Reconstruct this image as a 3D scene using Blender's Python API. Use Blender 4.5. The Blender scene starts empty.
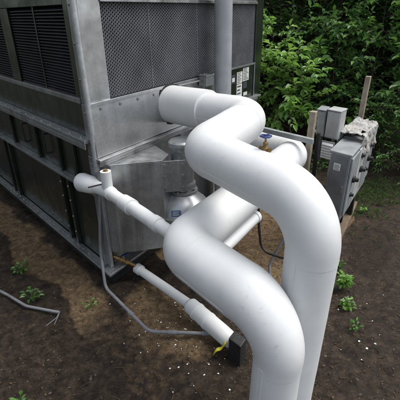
import bpy, math, random
import numpy as np
from mathutils import Vector, Matrix, noise
rnd = random.Random(7)
R = math.radians
scene = bpy.context.scene
COL = scene.collection

# ------------------------------------------------------------------ camera model
F = 385.0; TH = R(25.9); RO = R(-1.05); H = 2.0
PL = R(-42.1); PR = R(33.4)
cam_d = bpy.data.cameras.new('camera'); cam = bpy.data.objects.new('camera', cam_d); COL.objects.link(cam)
cam_d.sensor_width = 36; cam_d.lens = F / 400 * 36; cam_d.clip_start = .02; cam_d.clip_end = 500
cam.location = (0, 0, H)
cam.rotation_euler = (Matrix.Rotation(math.pi / 2 - TH, 3, 'X') @ Matrix.Rotation(RO, 3, 'Z')).to_euler()
scene.camera = cam

# tower frame: corner C, A runs along the mesh face, B runs out from it (and back along the louvre face when negative)
A = Vector((math.sin(PR), math.cos(PR), 0)); B = -Vector((math.sin(PL), math.cos(PL), 0))
C = Vector((-0.7236, 2.5611, 0)); UP = Vector((0, 0, 1))
NF = Vector((A.y, -A.x, 0))            # outward normal of the mesh face
NL = Vector((B.y, -B.x, 0)); NL = NL if NL.dot(A) < 0 else -NL   # outward normal of the louvre face
def W(a, b, z): return C + A * a + B * b + UP * z

# ------------------------------------------------------------------ materials
MATS = {}
def mat(name, col, rough=.5, metal=0., var=.0, vscale=6., bump=0., bscale=30., col2=None, spec=.5, rvar=0., detail=4., coat=0.):
    m = bpy.data.materials.new(name); m.use_nodes = True; nt = m.node_tree; N = nt.nodes; L = nt.links
    p = N['Principled BSDF']; p.inputs['Roughness'].default_value = rough; p.inputs['Metallic'].default_value = metal
    p.inputs['Specular IOR Level'].default_value = spec; p.inputs['Coat Weight'].default_value = coat
    tc = N.new('ShaderNodeTexCoord')
    c2 = col2 or tuple(c * (1 - var) for c in col)
    no = N.new('ShaderNodeTexNoise'); no.inputs['Scale'].default_value = vscale; no.inputs['Detail'].default_value = detail
    L.new(tc.outputs['Object'], no.inputs['Vector'])
    cr = N.new('ShaderNodeValToRGB'); cr.color_ramp.elements[0].position = .35; cr.color_ramp.elements[1].position = .65
    cr.color_ramp.elements[0].color = (*c2, 1); cr.color_ramp.elements[1].color = (*col, 1)
    L.new(no.outputs['Fac'], cr.inputs['Fac']); L.new(cr.outputs['Color'], p.inputs['Base Color'])
    if rvar:
        mr = N.new('ShaderNodeMapRange'); mr.inputs['To Min'].default_value = rough - rvar; mr.inputs['To Max'].default_value = rough + rvar
        L.new(no.outputs['Fac'], mr.inputs['Value']); L.new(mr.outputs['Result'], p.inputs['Roughness'])
    if bump:
        b = N.new('ShaderNodeBump'); b.inputs['Strength'].default_value = bump; b.inputs['Distance'].default_value = .01
        n2 = N.new('ShaderNodeTexNoise'); n2.inputs['Scale'].default_value = bscale; n2.inputs['Detail'].default_value = 5
        L.new(tc.outputs['Object'], n2.inputs['Vector']); L.new(n2.outputs['Fac'], b.inputs['Height']); L.new(b.outputs['Normal'], p.inputs['Normal'])
    MATS[name] = m; return m

def galv(name, c1, c2, rough=.42, metal=.8, stain=(.16, .15, .12), amount=.5):
    m = bpy.data.materials.new(name); m.use_nodes = True; nt = m.node_tree; N = nt.nodes; L = nt.links
    p = N['Principled BSDF']; p.inputs['Metallic'].default_value = metal
    tc = N.new('ShaderNodeTexCoord')
    vo = N.new('ShaderNodeTexVoronoi'); vo.inputs['Scale'].default_value = 55; L.new(tc.outputs['Object'], vo.inputs['Vector'])
    sp = N.new('ShaderNodeSeparateColor'); L.new(vo.outputs['Color'], sp.inputs['Color'])
    no = N.new('ShaderNodeTexNoise'); no.inputs['Scale'].default_value = 2.2; no.inputs['Detail'].default_value = 6; L.new(tc.outputs['Object'], no.inputs['Vector'])
    mx = N.new('ShaderNodeMix'); mx.data_type = 'RGBA'; mx.inputs[6].default_value = (*c1, 1); mx.inputs[7].default_value = (*c2, 1)
    L.new(sp.outputs['Red'], mx.inputs[0])
    # vertical run marks of dirt
    mp = N.new('ShaderNodeMapping'); mp.inputs['Scale'].default_value = (14, 14, 1.2); L.new(tc.outputs['Object'], mp.inputs['Vector'])
    n2 = N.new('ShaderNodeTexNoise'); n2.inputs['Scale'].default_value = 1.; n2.inputs['Detail'].default_value = 5; L.new(mp.outputs['Vector'], n2.inputs['Vector'])
    mul = N.new('ShaderNodeMath'); mul.operation = 'MULTIPLY'; L.new(n2.outputs['Fac'], mul.inputs[0]); L.new(no.outputs['Fac'], mul.inputs[1])
    mr = N.new('ShaderNodeMapRange'); mr.inputs['From Min'].default_value = .22; mr.inputs['From Max'].default_value = .42; mr.inputs['To Max'].default_value = amount
    L.new(mul.outputs[0], mr.inputs['Value'])
    m2 = N.new('ShaderNodeMix'); m2.data_type = 'RGBA'; m2.inputs[7].default_value = (*stain, 1)
    L.new(mr.outputs['Result'], m2.inputs[0]); L.new(mx.outputs[2], m2.inputs[6]); L.new(m2.outputs[2], p.inputs['Base Color'])
    r = N.new('ShaderNodeMapRange'); r.inputs['To Min'].default_value = rough - .08; r.inputs['To Max'].default_value = rough + .14
    L.new(no.outputs['Fac'], r.inputs['Value']); L.new(r.outputs['Result'], p.inputs['Roughness'])
    b = N.new('ShaderNodeBump'); b.inputs['Strength'].default_value = .3; b.inputs['Distance'].default_value = .05
    n3 = N.new('ShaderNodeTexNoise'); n3.inputs['Scale'].default_value = 3.5; n3.inputs['Detail'].default_value = 2; L.new(tc.outputs['Object'], n3.inputs['Vector'])
    L.new(n3.outputs['Fac'], b.inputs['Height']); L.new(b.outputs['Normal'], p.inputs['Normal'])
    MATS[name] = m; return m

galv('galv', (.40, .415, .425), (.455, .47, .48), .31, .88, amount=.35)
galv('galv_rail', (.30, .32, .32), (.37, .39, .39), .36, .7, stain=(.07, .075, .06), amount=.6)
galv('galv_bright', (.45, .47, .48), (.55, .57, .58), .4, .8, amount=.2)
galv('galv_shaded', (.13, .15, .135), (.16, .18, .165), .22, .93, stain=(.05, .06, .04), amount=.6)  # same steel darkened and greened: the wood's dim reflection put into base colour
galv('galv_wet', (.36, .375, .385), (.42, .435, .445), .33, .8, stain=(.09, .085, .07), amount=.7)
mat('fill', (.165, .17, .18), .5, 0, .3, 5)
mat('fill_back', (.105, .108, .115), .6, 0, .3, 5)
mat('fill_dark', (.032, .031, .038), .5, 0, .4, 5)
mat('black', (.017, .017, .018), .6, 0, .4, 14, .4)
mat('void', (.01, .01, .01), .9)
mat('pvc', (.61, .625, .62), .47, 0, .06, 7, .3, 4., rvar=.08)
mat('jacket_tape', (.62, .64, .65), .42, 0, .05, 9)
mat('conduit', (.20, .21, .22), .5, 0, .22, 10, .1)
mat('conduit_wet', (.13, .135, .14), .35, 0, .3, 12, .1)
mat('grey_paint', (.36, .38, .40), .42, .1, .2, 5, .1)
mat('box_grey', (.30, .32, .325), .5, .2, .3, 7, .15)
mat('box_dark', (.17, .18, .185), .45, .2, .3, 7, .15)
mat('box_pale', (.40, .41, .405), .55, .1, .25, 9, .2)
mat('wood', (.33, .28, .21), .8, 0, .35, 12, .5, 60)
mat('wood_wet', (.17, .12, .075), .7, 0, .4, 9, .6, 40)
mat('foam', (.40, .39, .365), .75, 0, .3, 22, .8, 60)
mat('brass', (.30, .20, .08), .5, .75, .4, 30)
mat('blue', (.012, .035, .15), .4, 0, .3, 20)
mat('blue_plate', (.06, .13, .28), .4, 0, .2, 20)
mat('white_label', (.62, .63, .61), .5, 0, .1, 20)
mat('ink', (.04, .04, .05), .6)
mat('yellow', (.55, .50, .03), .5, 0, .3, 25)
mat('steel', (.45, .45, .45), .35, .9, .2, 20)
mat('motor', (.36, .38, .39), .32, .6, .2, 8, .1)
mat('pebble', (.07, .054, .04), .8, 0, .5, 9, .3)
mat('flake', (.75, .75, .72), .7)
mat('twig', (.10, .065, .04), .85, 0, .4, 20, .4)
mat('bark', (.06, .048, .035), .9, 0, .4, 10, .6, 30)
mat('litter', (.09, .055, .03), .7, 0, .5, 14)

def weather(m, scale, lo, hi, tint, amt):
    # sparse specks and smears of splashed mud, fixed to the surface
    nt = m.node_tree; N = nt.nodes; L = nt.links; p = N['Principled BSDF']; src = p.inputs['Base Color'].links[0].from_socket
    tc = N.new('ShaderNodeTexCoord'); a = N.new('ShaderNodeTexNoise'); a.inputs['Scale'].default_value = scale; a.inputs['Detail'].default_value = 6; a.inputs['Roughness'].default_value = .7
    b = N.new('ShaderNodeTexNoise'); b.inputs['Scale'].default_value = 2.3; b.inputs['Detail'].default_value = 3
    L.new(tc.outputs['Object'], a.inputs['Vector']); L.new(tc.outputs['Object'], b.inputs['Vector'])
    r = N.new('ShaderNodeMapRange'); r.inputs['From Min'].default_value = lo; r.inputs['From Max'].default_value = hi; L.new(a.outputs['Fac'], r.inputs['Value'])
    q = N.new('ShaderNodeMapRange'); q.inputs['From Min'].default_value = .45; q.inputs['From Max'].default_value = .65; q.inputs['To Max'].default_value = amt; L.new(b.outputs['Fac'], q.inputs['Value'])
    mu = N.new('ShaderNodeMath'); mu.operation = 'MULTIPLY'; L.new(r.outputs[0], mu.inputs[0]); L.new(q.outputs[0], mu.inputs[1])
    mx = N.new('ShaderNodeMix'); mx.data_type = 'RGBA'; mx.inputs[7].default_value = (*tint, 1); L.new(mu.outputs[0], mx.inputs[0]); L.new(src, mx.inputs[6]); L.new(mx.outputs[2], p.inputs['Base Color'])
weather(MATS['pvc'], 38, .58, .72, (.30, .27, .22), .55)
weather(MATS['pvc'], 7, .5, .75, (.48, .47, .43), .45)
weather(MATS['conduit'], 22, .5, .65, (.09, .075, .055), .7)
weather(MATS['motor'], 20, .52, .7, (.12, .11, .09), .6)
weather(MATS['grey_paint'], 9, .5, .7, (.20, .21, .20), .5)
weather(MATS['box_grey'], 16, .5, .65, (.08, .08, .075), .6)
weather(MATS['box_pale'], 14, .5, .65, (.14, .14, .13), .6)

def leaf_mat(name, c1, c2, c3, rough=.42):
    m = bpy.data.materials.new(name); m.use_nodes = True; nt = m.node_tree; N = nt.nodes; L = nt.links
    p = N['Principled BSDF']; p.inputs['Roughness'].default_value = rough
    g = N.new('ShaderNodeNewGeometry'); cr = N.new('ShaderNodeValToRGB')
    e = cr.color_ramp.elements; e[0].color = (*c1, 1); e[1].color = (*c3, 1); k = e.new(.5); k.color = (*c2, 1)
    L.new(g.outputs['Random Per Island'], cr.inputs['Fac']); L.new(cr.outputs['Color'], p.inputs['Base Color'])
    tr = N.new('ShaderNodeBsdfTranslucent'); hs = N.new('ShaderNodeHueSaturation'); hs.inputs['Value'].default_value = 1.6; hs.inputs['Hue'].default_value = .48
    L.new(cr.outputs['Color'], hs.inputs['Color']); L.new(hs.outputs['Color'], tr.inputs['Color'])
    mx = N.new('ShaderNodeMixShader'); mx.inputs[0].default_value = .35
    L.new(p.outputs[0], mx.inputs[1]); L.new(tr.outputs[0], mx.inputs[2]); L.new(mx.outputs[0], N['Material Output'].inputs['Surface'])
    MATS[name] = m
leaf_mat('litter_mix', (.035, .022, .012), (.075, .048, .026), (.17, .115, .062), .7)
leaf_mat('leaf_bright', (.07, .18, .028), (.13, .29, .045), (.24, .42, .10))
leaf_mat('leaf_mid', (.032, .092, .018), (.062, .165, .030), (.14, .31, .06))
leaf_mat('leaf_dark', (.022, .055, .013), (.042, .098, .020), (.085, .175, .034))

# ------------------------------------------------------------------ mesh helpers
ORG = {}
def prop(o, label=None, cat=None, group=None, kind=None):
    if label: o['label'] = label
    if cat: o['category'] = cat
    if group: o['group'] = group
    if kind: o['kind'] = kind
    return o
def thing(name, loc, label, cat, group=None):
    o = bpy.data.objects.new(name, None); COL.objects.link(o); o.location = loc; o.empty_display_size = .1
    ORG[o.name] = Vector(loc); return prop(o, label, cat, group)
class MB:
    def __init__(s): s.v = []; s.f = []; s.m = []; s.sm = []
    def add(s, vs, fs, mi=0, smooth=False):
        n = len(s.v); s.v += [tuple(v) for v in vs]; s.f += [tuple(i + n for i in f) for f in fs]; s.m += [mi] * len(fs); s.sm += [smooth] * len(fs)
    def hexa(s, p, mi=0):     # 8 points: bottom 4 (ccw), top 4
        s.add(p, [(3, 2, 1, 0), (4, 5, 6, 7), (0, 1, 5, 4), (1, 2, 6, 5), (2, 3, 7, 6), (3, 0, 4, 7)], mi)
    def wbox(s, a0, a1, b0, b1, z0, z1, mi=0):
        s.hexa([W(a0, b0, z0), W(a1, b0, z0), W(a1, b1, z0), W(a0, b1, z0), W(a0, b0, z1), W(a1, b0, z1), W(a1, b1, z1), W(a0, b1, z1)], mi)
    def obox(s, c, x, y, z, mi=0):   # centre and three half-axis vectors
        c = Vector(c); s.hexa([c - x - y - z, c + x - y - z, c + x + y - z, c - x + y - z, c - x - y + z, c + x - y + z, c + x + y + z, c - x + y + z], mi)
    def prism(s, poly, z0, z1, mi=0, caps=True):
        n = len(poly); vs = [Vector((p[0], p[1], z0)) for p in poly] + [Vector((p[0], p[1], z1)) for p in poly]
        fs = [(i, (i + 1) % n, n + (i + 1) % n, n + i) for i in range(n)]
        if caps: fs += [tuple(reversed(range(n))), tuple(range(n, 2 * n))]
        s.add(vs, fs, mi)
    def rings(s, path, rad, seg=24, mi=0, caps=True, smooth=True, wob=0., t0=None, t1=None):
        path = [Vector(p) for p in path]; n = len(path)
        if not hasattr(rad, '__len__'): rad = [rad] * n
        ts = []
        for i in range(n):
            a = path[max(i - 1, 0)]; b = path[min(i + 1, n - 1)]; ts.append((b - a).normalized())
        if t0 is not None: ts[0] = Vector(t0).normalized()
        if t1 is not None: ts[-1] = Vector(t1).normalized()
        t = ts[0]; ref = Vector((0, 0, 1)) if abs(t.z) < .9 else Vector((1, 0, 0))
        u = t.cross(ref).normalized(); vs = []
        for i in range(n):
            q = t.rotation_difference(ts[i]); u = (q @ u); t = ts[i]; u = (u - t * u.dot(t)).normalized(); w = t.cross(u)
            for k in range(seg):
                an = 2 * math.pi * k / seg; d = u * math.cos(an) + w * math.sin(an); p = path[i] + d * rad[i]
                if wob: p += d * (noise.noise(p * 5.) * wob + noise.noise(p * 14.) * wob * .35)
                vs.append(p)
        fs = [(i * seg + k, i * seg + (k + 1) % seg, (i + 1) * seg + (k + 1) % seg, (i + 1) * seg + k) for i in range(n - 1) for k in range(seg)]
        s.add(vs, fs, mi, smooth)
        if caps:
            s.add(vs[:seg], [tuple(reversed(range(seg)))], mi); s.add(vs[-seg:], [tuple(range(seg))], mi)
    def lathe(s, c, axis, prof, seg=32, mi=0):   # prof = [(dist along axis, radius)]
        axis = Vector(axis).normalized(); c = Vector(c)
        ref = Vector((0, 0, 1)) if abs(axis.z) < .9 else Vector((1, 0, 0)); u = axis.cross(ref).normalized(); w = axis.cross(u)
        vs = []
        for d, r in prof:
            for k in range(seg):
                an = 2 * math.pi * k / seg; vs.append(c + axis * d + (u * math.cos(an) + w * math.sin(an)) * max(r, 1e-4))
        fs = [(i * seg + k, (i + 1) * seg + k, (i + 1) * seg + (k + 1) % seg, i * seg + (k + 1) % seg) for i in range(len(prof) - 1) for k in range(seg)]
        s.add(vs, fs, mi, True); s.add(vs[:seg], [tuple(range(seg))], mi); s.add(vs[-seg:], [tuple(reversed(range(seg)))], mi)
    def build(s, name, mats, parent=None, bevel=0., sharp=40):
        me = bpy.data.meshes.new(name)
        o = bpy.data.objects.new(name, me)
        org = ORG[parent.name] if parent else (sum((Vector(v) for v in s.v), Vector()) / max(len(s.v), 1))
        if not parent: org = Vector((org.x, org.y, min(v[2] for v in s.v)))
        me.from_pydata([Vector(v) - org for v in s.v], [], s.f)
        if isinstance(mats, str): mats = [mats]
        for m in mats: me.materials.append(MATS[m])
        me.polygons.foreach_set('material_index', s.m); me.polygons.foreach_set('use_smooth', s.sm); me.update()
        if any(s.sm) and name != 'foliage': me.set_sharp_from_angle(angle=R(32))
        COL.objects.link(o)
        if parent: o.parent = parent
        else: o.location = org
        ORG[o.name] = org
        if bevel:
            bv = o.modifiers.new('bevel', 'BEVEL'); bv.width = bevel; bv.segments = 2; bv.limit_method = 'ANGLE'; bv.angle_limit = R(sharp)
        return o

def fillet(pts, rads, n=14):
    """corner points -> list of ('s'|'e', path points, tangents)"""
    pts = [Vector(p) for p in pts]; out = []; cur = pts[0]
    for i in range(1, len(pts) - 1):
        p = pts[i]; d0 = (p - pts[i - 1]).normalized(); d1 = (pts[i + 1] - p).normalized(); ang = d0.angle(d1)
        r = rads[i - 1]; t = r * math.tan(ang / 2)
        s0 = p - d0 * t; s1 = p + d1 * t
        cen = p + (d1 - d0).normalized() * (r / math.cos(ang / 2))
        arc = []
        ax = d0.cross(d1).normalized(); v0 = s0 - cen
        for k in range(n + 1): arc.append(cen + Matrix.Rotation(ang * k / n, 3, ax) @ v0)
        out.append(('s', [cur, s0], d0, d0)); out.append(('e', arc, d0, d1)); cur = s1
    d = (pts[-1] - pts[-2]).normalized(); out.append(('s', [cur, pts[-1]], d, d)); return out

def polyfillet(pts, rads, n=8):
    o = []
    for kind, p, a, b in fillet(pts, rads, n): o += p if not o else p[1:]
    return o

def insulated_pipe(root, pts, bends, radii, elbow_name='elbow_jacket'):
    """radii: one per straight run"""
    segs = fillet(pts, bends, 20); si = 0
    for j, (k, path, t0, t1) in enumerate(segs):
        mb = MB()
        if k == 's':
            r0 = radii[si]; L_ = (path[1] - path[0]).length; d = (path[1] - path[0]).normalized(); n = max(2, int(L_ / .03))
            p = [path[0] + (path[1] - path[0]) * (i / n) for i in range(n + 1)]
            mb.rings(p, r0, 56, wob=.0016, t0=t0, t1=t1)
            mb.build('pipe_jacket', 'pvc', root)
            # lengthwise lap of the jacket
            up = (UP - d * UP.dot(d)) if abs(d.z) < .9 else NF.copy()
            side = d.cross(up).normalized(); up = up.normalized()
            q = (side * .93 - up * .36).normalized(); tg = d.cross(q)
            if L_ > .15:
                ms = MB(); ms.hexa([path[0] + q * (r0 - .004) - tg * .014, path[1] + q * (r0 - .004) - tg * .014, path[1] + q * (r0 - .004) + tg * .014, path[0] + q * (r0 - .004) + tg * .014,
                                    path[0] + q * (r0 + .0016) - tg * .014, path[1] + q * (r0 + .0016) - tg * .014, path[1] + q * (r0 + .0005) + tg * .014, path[0] + q * (r0 + .0005) + tg * .014])
                ms.build('lap_seam', 'pvc', root, .001)
            if L_ > .7 and abs(d.z) < .9:     # a butt strap around the middle of a long run
                mid = path[0] + d * L_ * .45
                mc = MB(); mc.rings([mid + d * x for x in (-.02, -.0195, .0195, .02)], [r0 - .002, r0 + .0012, r0 + .0012, r0 - .002], 56, wob=.0016); mc.build('joint_band', 'jacket_tape', root)
            si += 1
        else:
            r0, r1 = radii[si - 1], radii[si]; n = len(path)
            d0, d1 = t0, t1
            p = [path[0] - d0 * .0305, path[0] - d0 * .03] + path + [path[-1] + d1 * .03, path[-1] + d1 * .0305]
            rr = [r0 - .002, r0 + .0011] + [r0 + (r1 - r0) * (i / (n - 1)) + .0011 for i in range(n)] + [r1 + .0011, r1 - .002]
            mb.rings(p, rr, 56, wob=.0016, t0=d0, t1=d1, caps=False)
            mb.build(elbow_name, 'pvc', root)

def bolt(parent, p, nrm, r=.009, h=.008, name='bolt', m='steel'):
    mb = MB(); mb.lathe(p, nrm, [(-.002, r * 1.5), (.002, r * 1.5), (.0021, r), (h, r), (h, .0001)], 6); mb.sm = [False] * len(mb.sm)
    return mb.build(name, m, parent)
# ================================================================== COOLING TOWER
D = 4.0   # length of louvre face; width of mesh face
AW = 2.68; ZT = 2.75
tw = thing('cooling_tower', W(0, 0, 0), 'large galvanized steel cooling tower with grey mesh intake face beside the white pipes', 'cooling tower')
def T(name, boxes, m, bevel=.003, parent=tw):
    mb = MB()
    for b in boxes: mb.wbox(*b)
    return mb.build(name, m, parent, bevel)
# core (behind the skins)
T('inner_casing', [(.12, AW - .06, -D + .1, -.12, .1, ZT)], 'void', 0)
# mesh face
T('corner_panel', [(.0, .205, -.10, 0, 1.462, ZT)], 'galv')
T('right_post', [(2.503, AW, -.12, .0, .02, ZT)], 'galv_shaded')
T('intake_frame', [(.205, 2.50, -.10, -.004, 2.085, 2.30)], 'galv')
T('head_panel', [(.205, 2.50, -.10, -.012, 2.303, ZT)], 'galv_shaded')
T('intake_lip', [(.205, 2.5, -.004, .012, 2.075, 2.10)], 'galv_wet')
# plate under the mesh: slightly sloped outward
mb = MB(); mb.hexa([W(0.0, -.1, 1.10), W(1.86, -.1, 1.10), W(1.86, .028, 1.10), W(0.0, .028, 1.10), W(0.0, -.1, 1.459), W(1.86, -.1, 1.459), W(1.86, .004, 1.459), W(0.0, .004, 1.459)])
mb.build('lower_front_panel', 'galv', tw, .003)
T('seam_strip', [(0.0, 1.86, .005, .016, 1.448, 1.474)], 'galv')
T('shelf_lip', [(-.01, 2.5, -.1, .075, 1.075, 1.097)], 'galv')
T('shelf_flange', [(-.01, 2.5, .055, .062, 1.045, 1.0748)], 'galv_wet')
# below the shelf: recessed basin wall
T('basin_wall', [(.0, AW - .1, -.12, -.03, .16, 1.072)], 'galv_wet')
T('basin_rib', [(.98, 1.03, -.03, .03, .16, 1.044), (1.5, 1.55, -.03, .03, .16, 1.044)], 'galv_wet')
T('bottom_flange', [(-.06, AW, -.1, .06, .135, .158), ], 'galv_wet')
T('bottom_flange', [(-.06, -.0, -D, -.102, .135, .158)], 'galv_wet')
T('base_shadow_beam', [(.0, AW, -D, -.01, .0, .134)], 'black')  # black block stands in for the shaded gap beneath the flange
# sump box with one slanted side
P0, P1, P2, P3 = W(.02, -.028, 0), W(.07, .080, 0), W(.395, .345, 0), W(.52, .30, 0); P4 = W(.60, -.028, 0)
mb = MB(); mb.prism([P0, P4, P3, P2, P1], .30, 1.035); mb.build('sump_box', 'galv_wet', tw, .004)
mb = MB()
e = [P0, P1, P2, P3, P4]; cen = sum(e, Vector()) / 5
outp = [cen + (p - cen) * 1.03 for p in e]
mb.prism([outp[0], outp[4], outp[3], outp[2], outp[1]], 1.036, 1.044); mb.build('sump_cover', 'galv_wet', tw, .002)

# honeycomb fill behind the mesh opening
def honeycomb(a0, a1, z0, z1, b, depth, cw, ch, thick=.002):
    mb = MB(); ncol = int((a1 - a0) / cw)
    cw = (a1 - a0) / ncol; nz = int((z1 - z0) / (ch / 4))
    for i in range(ncol + 1):
        pts = []
        for k in range(nz + 1):
            ph = k % 4; off = (0, 0, 1, 1)[ph]
            s = 1 if i % 2 == 0 else -1
            a = a0 + i * cw + (off - .5) * cw * .80 * s * 1.0 / 1.0 * .5
            z = z0 + (z1 - z0) * k / nz
            pts.append((a, z))
        vs = []
        for a, z in pts:
            vs += [W(a - thick, b, z), W(a + thick, b, z), W(a + thick, b - depth, z + depth * .55), W(a - thick, b - depth, z + depth * .55)]
        fs = []
        for k in range(nz):
            o = k * 4; q = o + 4
            fs += [(o, o + 1, q + 1, q), (o + 1, o + 2, q + 2, q + 1), (o + 3, o, q, q + 3)]
        mb.add(vs, fs)
    return mb
honeycomb(.212, 1.33, 1.476, 2.083, -.018, .035, .017, .023, .0026).build('mesh_panel', 'fill', tw)
honeycomb(1.345, 2.495, 1.476, 2.083, -.018, .035, .017, .023, .0026).build('mesh_panel', 'fill', tw)
for a_ in (.69, 1.338, 1.955): T('mesh_divider', [(a_ - .004, a_ + .004, -.034, -.014, 1.476, 2.08)], 'fill', .001)
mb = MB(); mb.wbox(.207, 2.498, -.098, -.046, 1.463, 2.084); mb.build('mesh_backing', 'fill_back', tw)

# label panel right of the vertical pipe, below the mesh
T('label_panel', [(1.863, 2.50, -.1, -.002, 1.10, 1.474)], 'galv_shaded')
T('label_panel_edge', [(1.863, 2.50, -.0, .014, 1.462, 1.482), (1.863, 1.883, 0, .014, 1.10, 1.458), (2.48, 2.50, .0, .014, 1.10, 1.458)], 'galv_wet')
def sticker(a0, a1, z0, z1, m='white_label', lines=0, b=0.0):
    mb = MB(); mb.wbox(a0, a1, b, b + .003, z0, z1); o = mb.build('sticker', m, tw, 0)
    if lines:
        ml = MB()
        for i in range(lines):
            zz = z1 - (i + .8) * (z1 - z0) / (lines + .6); w = (a1 - a0) * (.5 + .35 * rnd.random())
            ml.wbox(a0 + .012, a0 + .012 + w, b + .0031, b + .004, zz, zz + (z1 - z0) / (lines + .6) * .38)
        ml.build('printing', 'ink', o)
    return o
sticker(2.075, 2.20, 1.30, 1.42, lines=7); sticker(2.075, 2.20, 1.155, 1.292, lines=3); sticker(2.215, 2.36, 1.31, 1.45, lines=8)
sticker(2.225, 2.32, 1.23, 1.30, 'ink'); sticker(2.24, 2.33, 1.15, 1.185, 'white_label'); sticker(1.95, 2.04, 1.315, 1.405, 'ink')
sticker(1.965, 2.02, 1.335, 1.375, 'white_label', b=.004)
T('service_ledge', [(1.86, 2.6, .0, .07, 1.098, 1.115)], 'galv_wet')

# louvre (left) face, a = 0, b negative
T('corner_post', [(.0, .1, -.165, -.103, 1.235, ZT)], 'galv_shaded')
T('louvre_frame', [(.0, .05, -D, -.166, 2.06, 2.22)], 'galv_shaded')
T('head_panel', [(.004, .06, -D, -.166, 2.223, ZT)], 'galv_shaded')
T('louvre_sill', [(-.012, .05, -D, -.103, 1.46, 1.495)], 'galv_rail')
T('side_panel', [(.006, .06, -D, -.103, 1.235, 1.459)], 'galv_shaded')
def louvre(b0, b1):
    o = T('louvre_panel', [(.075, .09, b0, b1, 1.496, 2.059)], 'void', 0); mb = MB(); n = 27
    for i in range(n):
        z = 1.50 + (2.05 - 1.50) * i / n
        for (c0, c1) in ((b0 + .008, (b0 + b1) / 2 - .012), ((b0 + b1) / 2 + .012, b1 - .008)):
            mb.hexa([W(.045, c0, z + .013), W(.012, c0, z), W(.012, c1, z), W(.045, c1, z + .013), W(.045, c0, z + .017), W(.012, c0, z + .006), W(.012, c1, z + .006), W(.045, c1, z + .017)])
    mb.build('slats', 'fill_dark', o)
    m2 = MB(); m2.wbox(.008, .06, (b0 + b1) / 2 - .01, (b0 + b1) / 2 + .01, 1.497, 2.058); m2.build('centre_bar', 'galv_shaded', o)
louvre(-1.17, -.17); louvre(-2.42, -1.37); louvre(-3.67, -2.62)
T('louvre_post', [(-.004, .1, -1.365, -1.175, 1.497, 2.057)], 'galv_shaded'); T('louvre_post', [(-.004, .1, -2.615, -2.425, 1.497, 2.057)], 'galv_shaded')
# ledge with bolts at z 1.23, wall below, mid rail, ribs, bottom wall
T('upper_rail', [(-.065, .06, -D, -.03, 1.205, 1.232)], 'galv_rail'); T('upper_rail_flange', [(-.065, -.055, -D, -.03, 1.165, 1.2035)], 'galv_rail')
T('side_wall', [(.006, .06, -D, -.03, .84, 1.204)], 'galv_shaded')
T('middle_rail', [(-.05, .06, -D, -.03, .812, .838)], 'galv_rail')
T('side_wall', [(.006, .06, -D, -.03, .16, .811)], 'galv_shaded')
for bb in (-.34, -.62, -1.08, -1.72, -2.36, -3.0): T('wall_rib', [(-.022, .005, bb - .022, bb + .022, .84, 1.203)], 'galv_shaded')
for bb in (-.52, -.66, -1.95, -2.1, -3.3): T('wall_rib', [(-.032, .005, bb - .02, bb + .02, .16, .811)], 'galv_shaded')
for bb in (-.86, -1.35):   # pull handles
    mb = MB(); mb.rings(polyfillet([W(.005, bb, .93), W(-.03, bb, .93), W(-.03, bb, 1.10), W(.005, bb, 1.10)], [.015, .015]), .007, 10); mb.build('pull_handle', 'black', tw)
T('lower_side_flange', [(-.075, -.0, -D, -.062, .16, .172), ], 'galv_wet')
b = -.12
while b > -3.9: bolt(tw, W(-.04, b, 1.232), UP, .009, .009); b -= .17
b = -.12
while b > -3.0: bolt(tw, W(-.035, b, .172), UP, .008, .008); b -= .1
for bb in (-.52, -.66):
    for z in (.3, .45, .6, .73): bolt(tw, W(-.032, bb, z), NL, .007, .006)
a = .1
while a < 1.85: bolt(tw, W(a, .016, 1.461) if False else W(a, .009, 1.425), NF, .008, .008); a += .19
for a in (.1, .5, .9, 1.3, 1.7, 2.1): bolt(tw, W(a, -.004, 2.19), NF, .008, .008)
for z in (1.0, 1.16, 1.4, 1.62, 1.84, 2.06): bolt(tw, W(-.002, -.07, z), NL, .007, .006)
# bright folded corner edge
mb = MB(); mb.rings([W(-.004, -.004, z / 20) for z in range(20, 56)], .021, 16); mb.build('corner_edge', 'galv_bright', tw)
T('corner_lower', [(-.004, .03, -.1, .0, .16, 1.04)], 'galv_wet')
T('corner_side', [(-.003, .05, -.102, -.0, 1.10, 1.461)], 'galv')

# ================================================================== WHITE PIPES
pa = thing('insulated_pipe', W(.8, .1, 1.0), 'upper thick white jacketed pipe leaving the tower through a round collar', 'pipe', 'thick white insulated pipes')
insulated_pipe(pa, [W(.865, .0, 1.315), W(.92, .88, 1.335), W(.195, .95, 1.32), W(.12, 1.705, 1.285), W(.07, 1.68, -.02)], [.20, .17, .225], [.135, .133, .126, .114])
a0_ = W(.865, .0, 1.315); da_ = (W(.92, .88, 1.335) - a0_).normalized()
mb = MB(); mb.rings([a0_ + da_ * x for x in [.036, .037] + [.06 + .03 * i for i in range(13)] + [.449, .451]], [.130] + [.153] * 15 + [.134], 56, wob=.002); mb.build('collar_sleeve', 'pvc', pa)
mb = MB(); mb.rings([W(.865, .0, 1.315) + B * x for x in (.012, .013, .040, .041)], [.14, .167, .167, .14], 48); mb.build('flange_collar', 'black', pa)
pb = thing('insulated_pipe', W(.3, 1.0, .8), 'lower thick white jacketed pipe passing under the other one and turning down at the front', 'pipe', 'thick white insulated pipes')
insulated_pipe(pb, [W(1.6, .0, .9), W(1.6, 1.0, .9), W(-.115, 1.015, .9), W(-.14, 1.685, .87), W(-.16, 1.665, -.02)], [.17, .17, .22], [.13, .132, .135, .105])

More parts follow.
